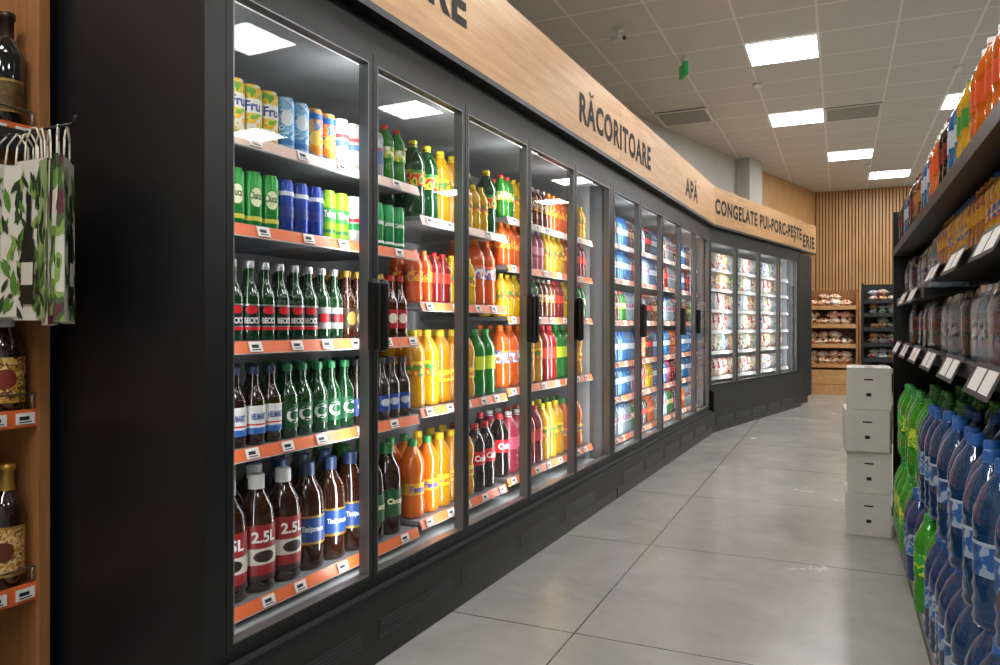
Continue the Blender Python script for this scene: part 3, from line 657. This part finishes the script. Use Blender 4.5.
for z,a,b,seq in ((1.02,1.3,g1-.1,'wkkwkkwwkkwkkwk'),(1.26,3.3,g1-.1,'kkwwkwkw')):
    y=b-.1; i=0
    while y>a:
        jx=random.uniform(0,.03)
        for rr in range(2):
            sixpack('w_small' if seq[i%len(seq)]=='w' else 'k_small',G,c0+.04+hw+rr*(2*hw+.006)+jx,y,z,random.uniform(-.06,.06),'shrink-wrapped pack of six clear water bottles' if seq[i%len(seq)]=='w' else 'shrink-wrapped pack of six dark cola bottles','shrink-wrapped packs on the shelves')
        y-=2*hl+.025; i+=1
gfill(.71,1.2,1.6,[('m_blue',40)],3,c0,'bottles on the near shelf')
SEQ1=[('s_lime',3),('s_lime',4),('w_blue',3),('s_lime',3),('w_blue',3)]+[('w_navy',3)]*12
SEQ2=[('s_lime',3),('s_lime',3),('s_lime',3),('w_blue',3)]+[('w_navy',3)]*12
gfill(.112,1.2,g1-.35,SEQ1,3,c0-.05,'large bottles stacked on the bottom deck',jit=.03,gap=.03)
gfill(.475,1.66,g1-.35,SEQ2,3,c0-.03,'large bottles stacked on the bottom deck',jit=.03,gap=.03)
# ---------------------------------------------------------------- white cartons
CART=P('white_card','#d4d3ce',.7,var=.05,bs=6); SEAM=P('seam','#a5a39d',.8)
cw,cd,ch=.215,.30,.222
cm_=MB(); cm_.box(-cw/2,cw/2,-cd/2,cd/2,0,ch,CART); cm_=cm_.mesh('carton')
mk=MB(); mk.box(-.022,.022,-cd/2-.0012,-cd/2,.155,.163,INK); mk=mk.mesh('handle_slot')
mk2=MB(); mk2.box(-.012,.012,-cd/2-.0012,-cd/2,.07,.088,INK); mk2=mk2.mesh('printed_mark')
tp=MB(); tp.box(-.02,.02,-cd/2-.0006,cd/2,ch,ch+.0006,SEAM); tp=tp.mesh('packing_tape')
offs=[(0,0,.02),(.012,.01,-.05),(-.01,-.012,.04),(.006,.004,-.02)]
for i in range(4):
    o=obj('carton',cm_,None,G.w(.135+offs[i][0],4.58+offs[i][1],i*(ch+.0015)),G.a+offs[i][2],'white cardboard drinks carton stacked at the end of the shelving','cardboard box','stack of white cartons',bevel=.003)
    obj('handle_slot',mk,o); obj('printed_mark',mk2,o)
    if i==3: obj('packing_tape',tp,o)
for i in range(3):
    o=obj('carton',cm_,None,G.w(.16,4.93,i*(ch+.0015)),G.a+.03*(i-1),'white cardboard drinks carton stacked behind others','cardboard box','stack of white cartons',bevel=.003)
    obj('handle_slot',mk,o)
# ---------------------------------------------------------------- far racks
def rack(fr,w,d,zs,label,mats,bags,group,bname,blabel,bcat,base=0,dz=.13,per=.2,sc=.9):
    r=obj('display_rack',None,None,fr.w(0,0,0),fr.a,label,'display rack')
    m=MB(); 
    for x in (0,w-.03): m.box(x,x+.03,0,d,0,zs[-1]+.3,mats[0])
    m.box(.03,w-.03,d-.02,d,0,zs[-1]+.3,mats[0]); obj('rack_frame',m.mesh('rack_frame'),r)
    if base:
        m=MB(); m.box(.03,w-.03,-.12,d-.03,0,base,mats[1]); m.box(0,w,-.14,-.12,0,base+.06,mats[1]); m.box(.02,w-.02,-.145,-.14,base*.5-.006,base*.5,SLAT); obj('base_bin',m.mesh('base_bin'),r)
    for z in zs:
        m=MB(); m.box(.03,w-.03,.0,d-.02,z-.025,z,mats[1]); m.box(.03,w-.03,-.02,.0,z-.03,z+.035,mats[2]); obj('shelf',m.mesh('shelf'),r)
        n=max(2,int((w-.1)/per))
        for lay in range(2):
            for i in range(n):
                if lay and random.random()<.15: continue
                x=.03+.15+(w-.36)*(i/(max(1,n-1)))
                s_=sc*random.uniform(.85,1.1)
                o=obj(bname,random.choice(bags),None,fr.w(x,.13+random.uniform(0,.06)+lay*.03,z+.014+lay*dz),(random.uniform(-.12,.12),random.uniform(-.15,.08),fr.a+math.pi/2+random.uniform(-.6,.6)),blabel,bcat,group)
                o.scale=(s_,s_*.85,s_)
LW=wood_mat('pale_wood','#b8884e','#d0a06a',(4,4,4))
rack(Frame(*G.w(-.6,13.3)[:2],G.a),.86,.5,[.46,.78,1.10,1.40],'oak bread rack filled with bagged loaves over a wooden bin',(WOODV,LW,LW),BR,'bread on the rack','bread_bag','bagged brown loaf on the oak rack','bread',base=.34,dz=.11,per=.19,sc=.92)
rack(Frame(*G.w(.32,13.6)[:2],G.a),.62,.5,[.3,.55,.8,1.05,1.28,1.5],'dark metal rack of snack bags in front of the slatted wall',(BLACK,DARKG,DARKG),SN,'snack bags on the rack','snack_bag','colourful snack bag lying on the metal rack','snack bag',dz=.085,per=.17,sc=.8)
w=D.worlds.new('world'); SC.world=w; w.use_nodes=True; w.node_tree.nodes['Background'].inputs[0].default_value=(.6,.65,.7,1); w.node_tree.nodes['Background'].inputs[1].default_value=.2
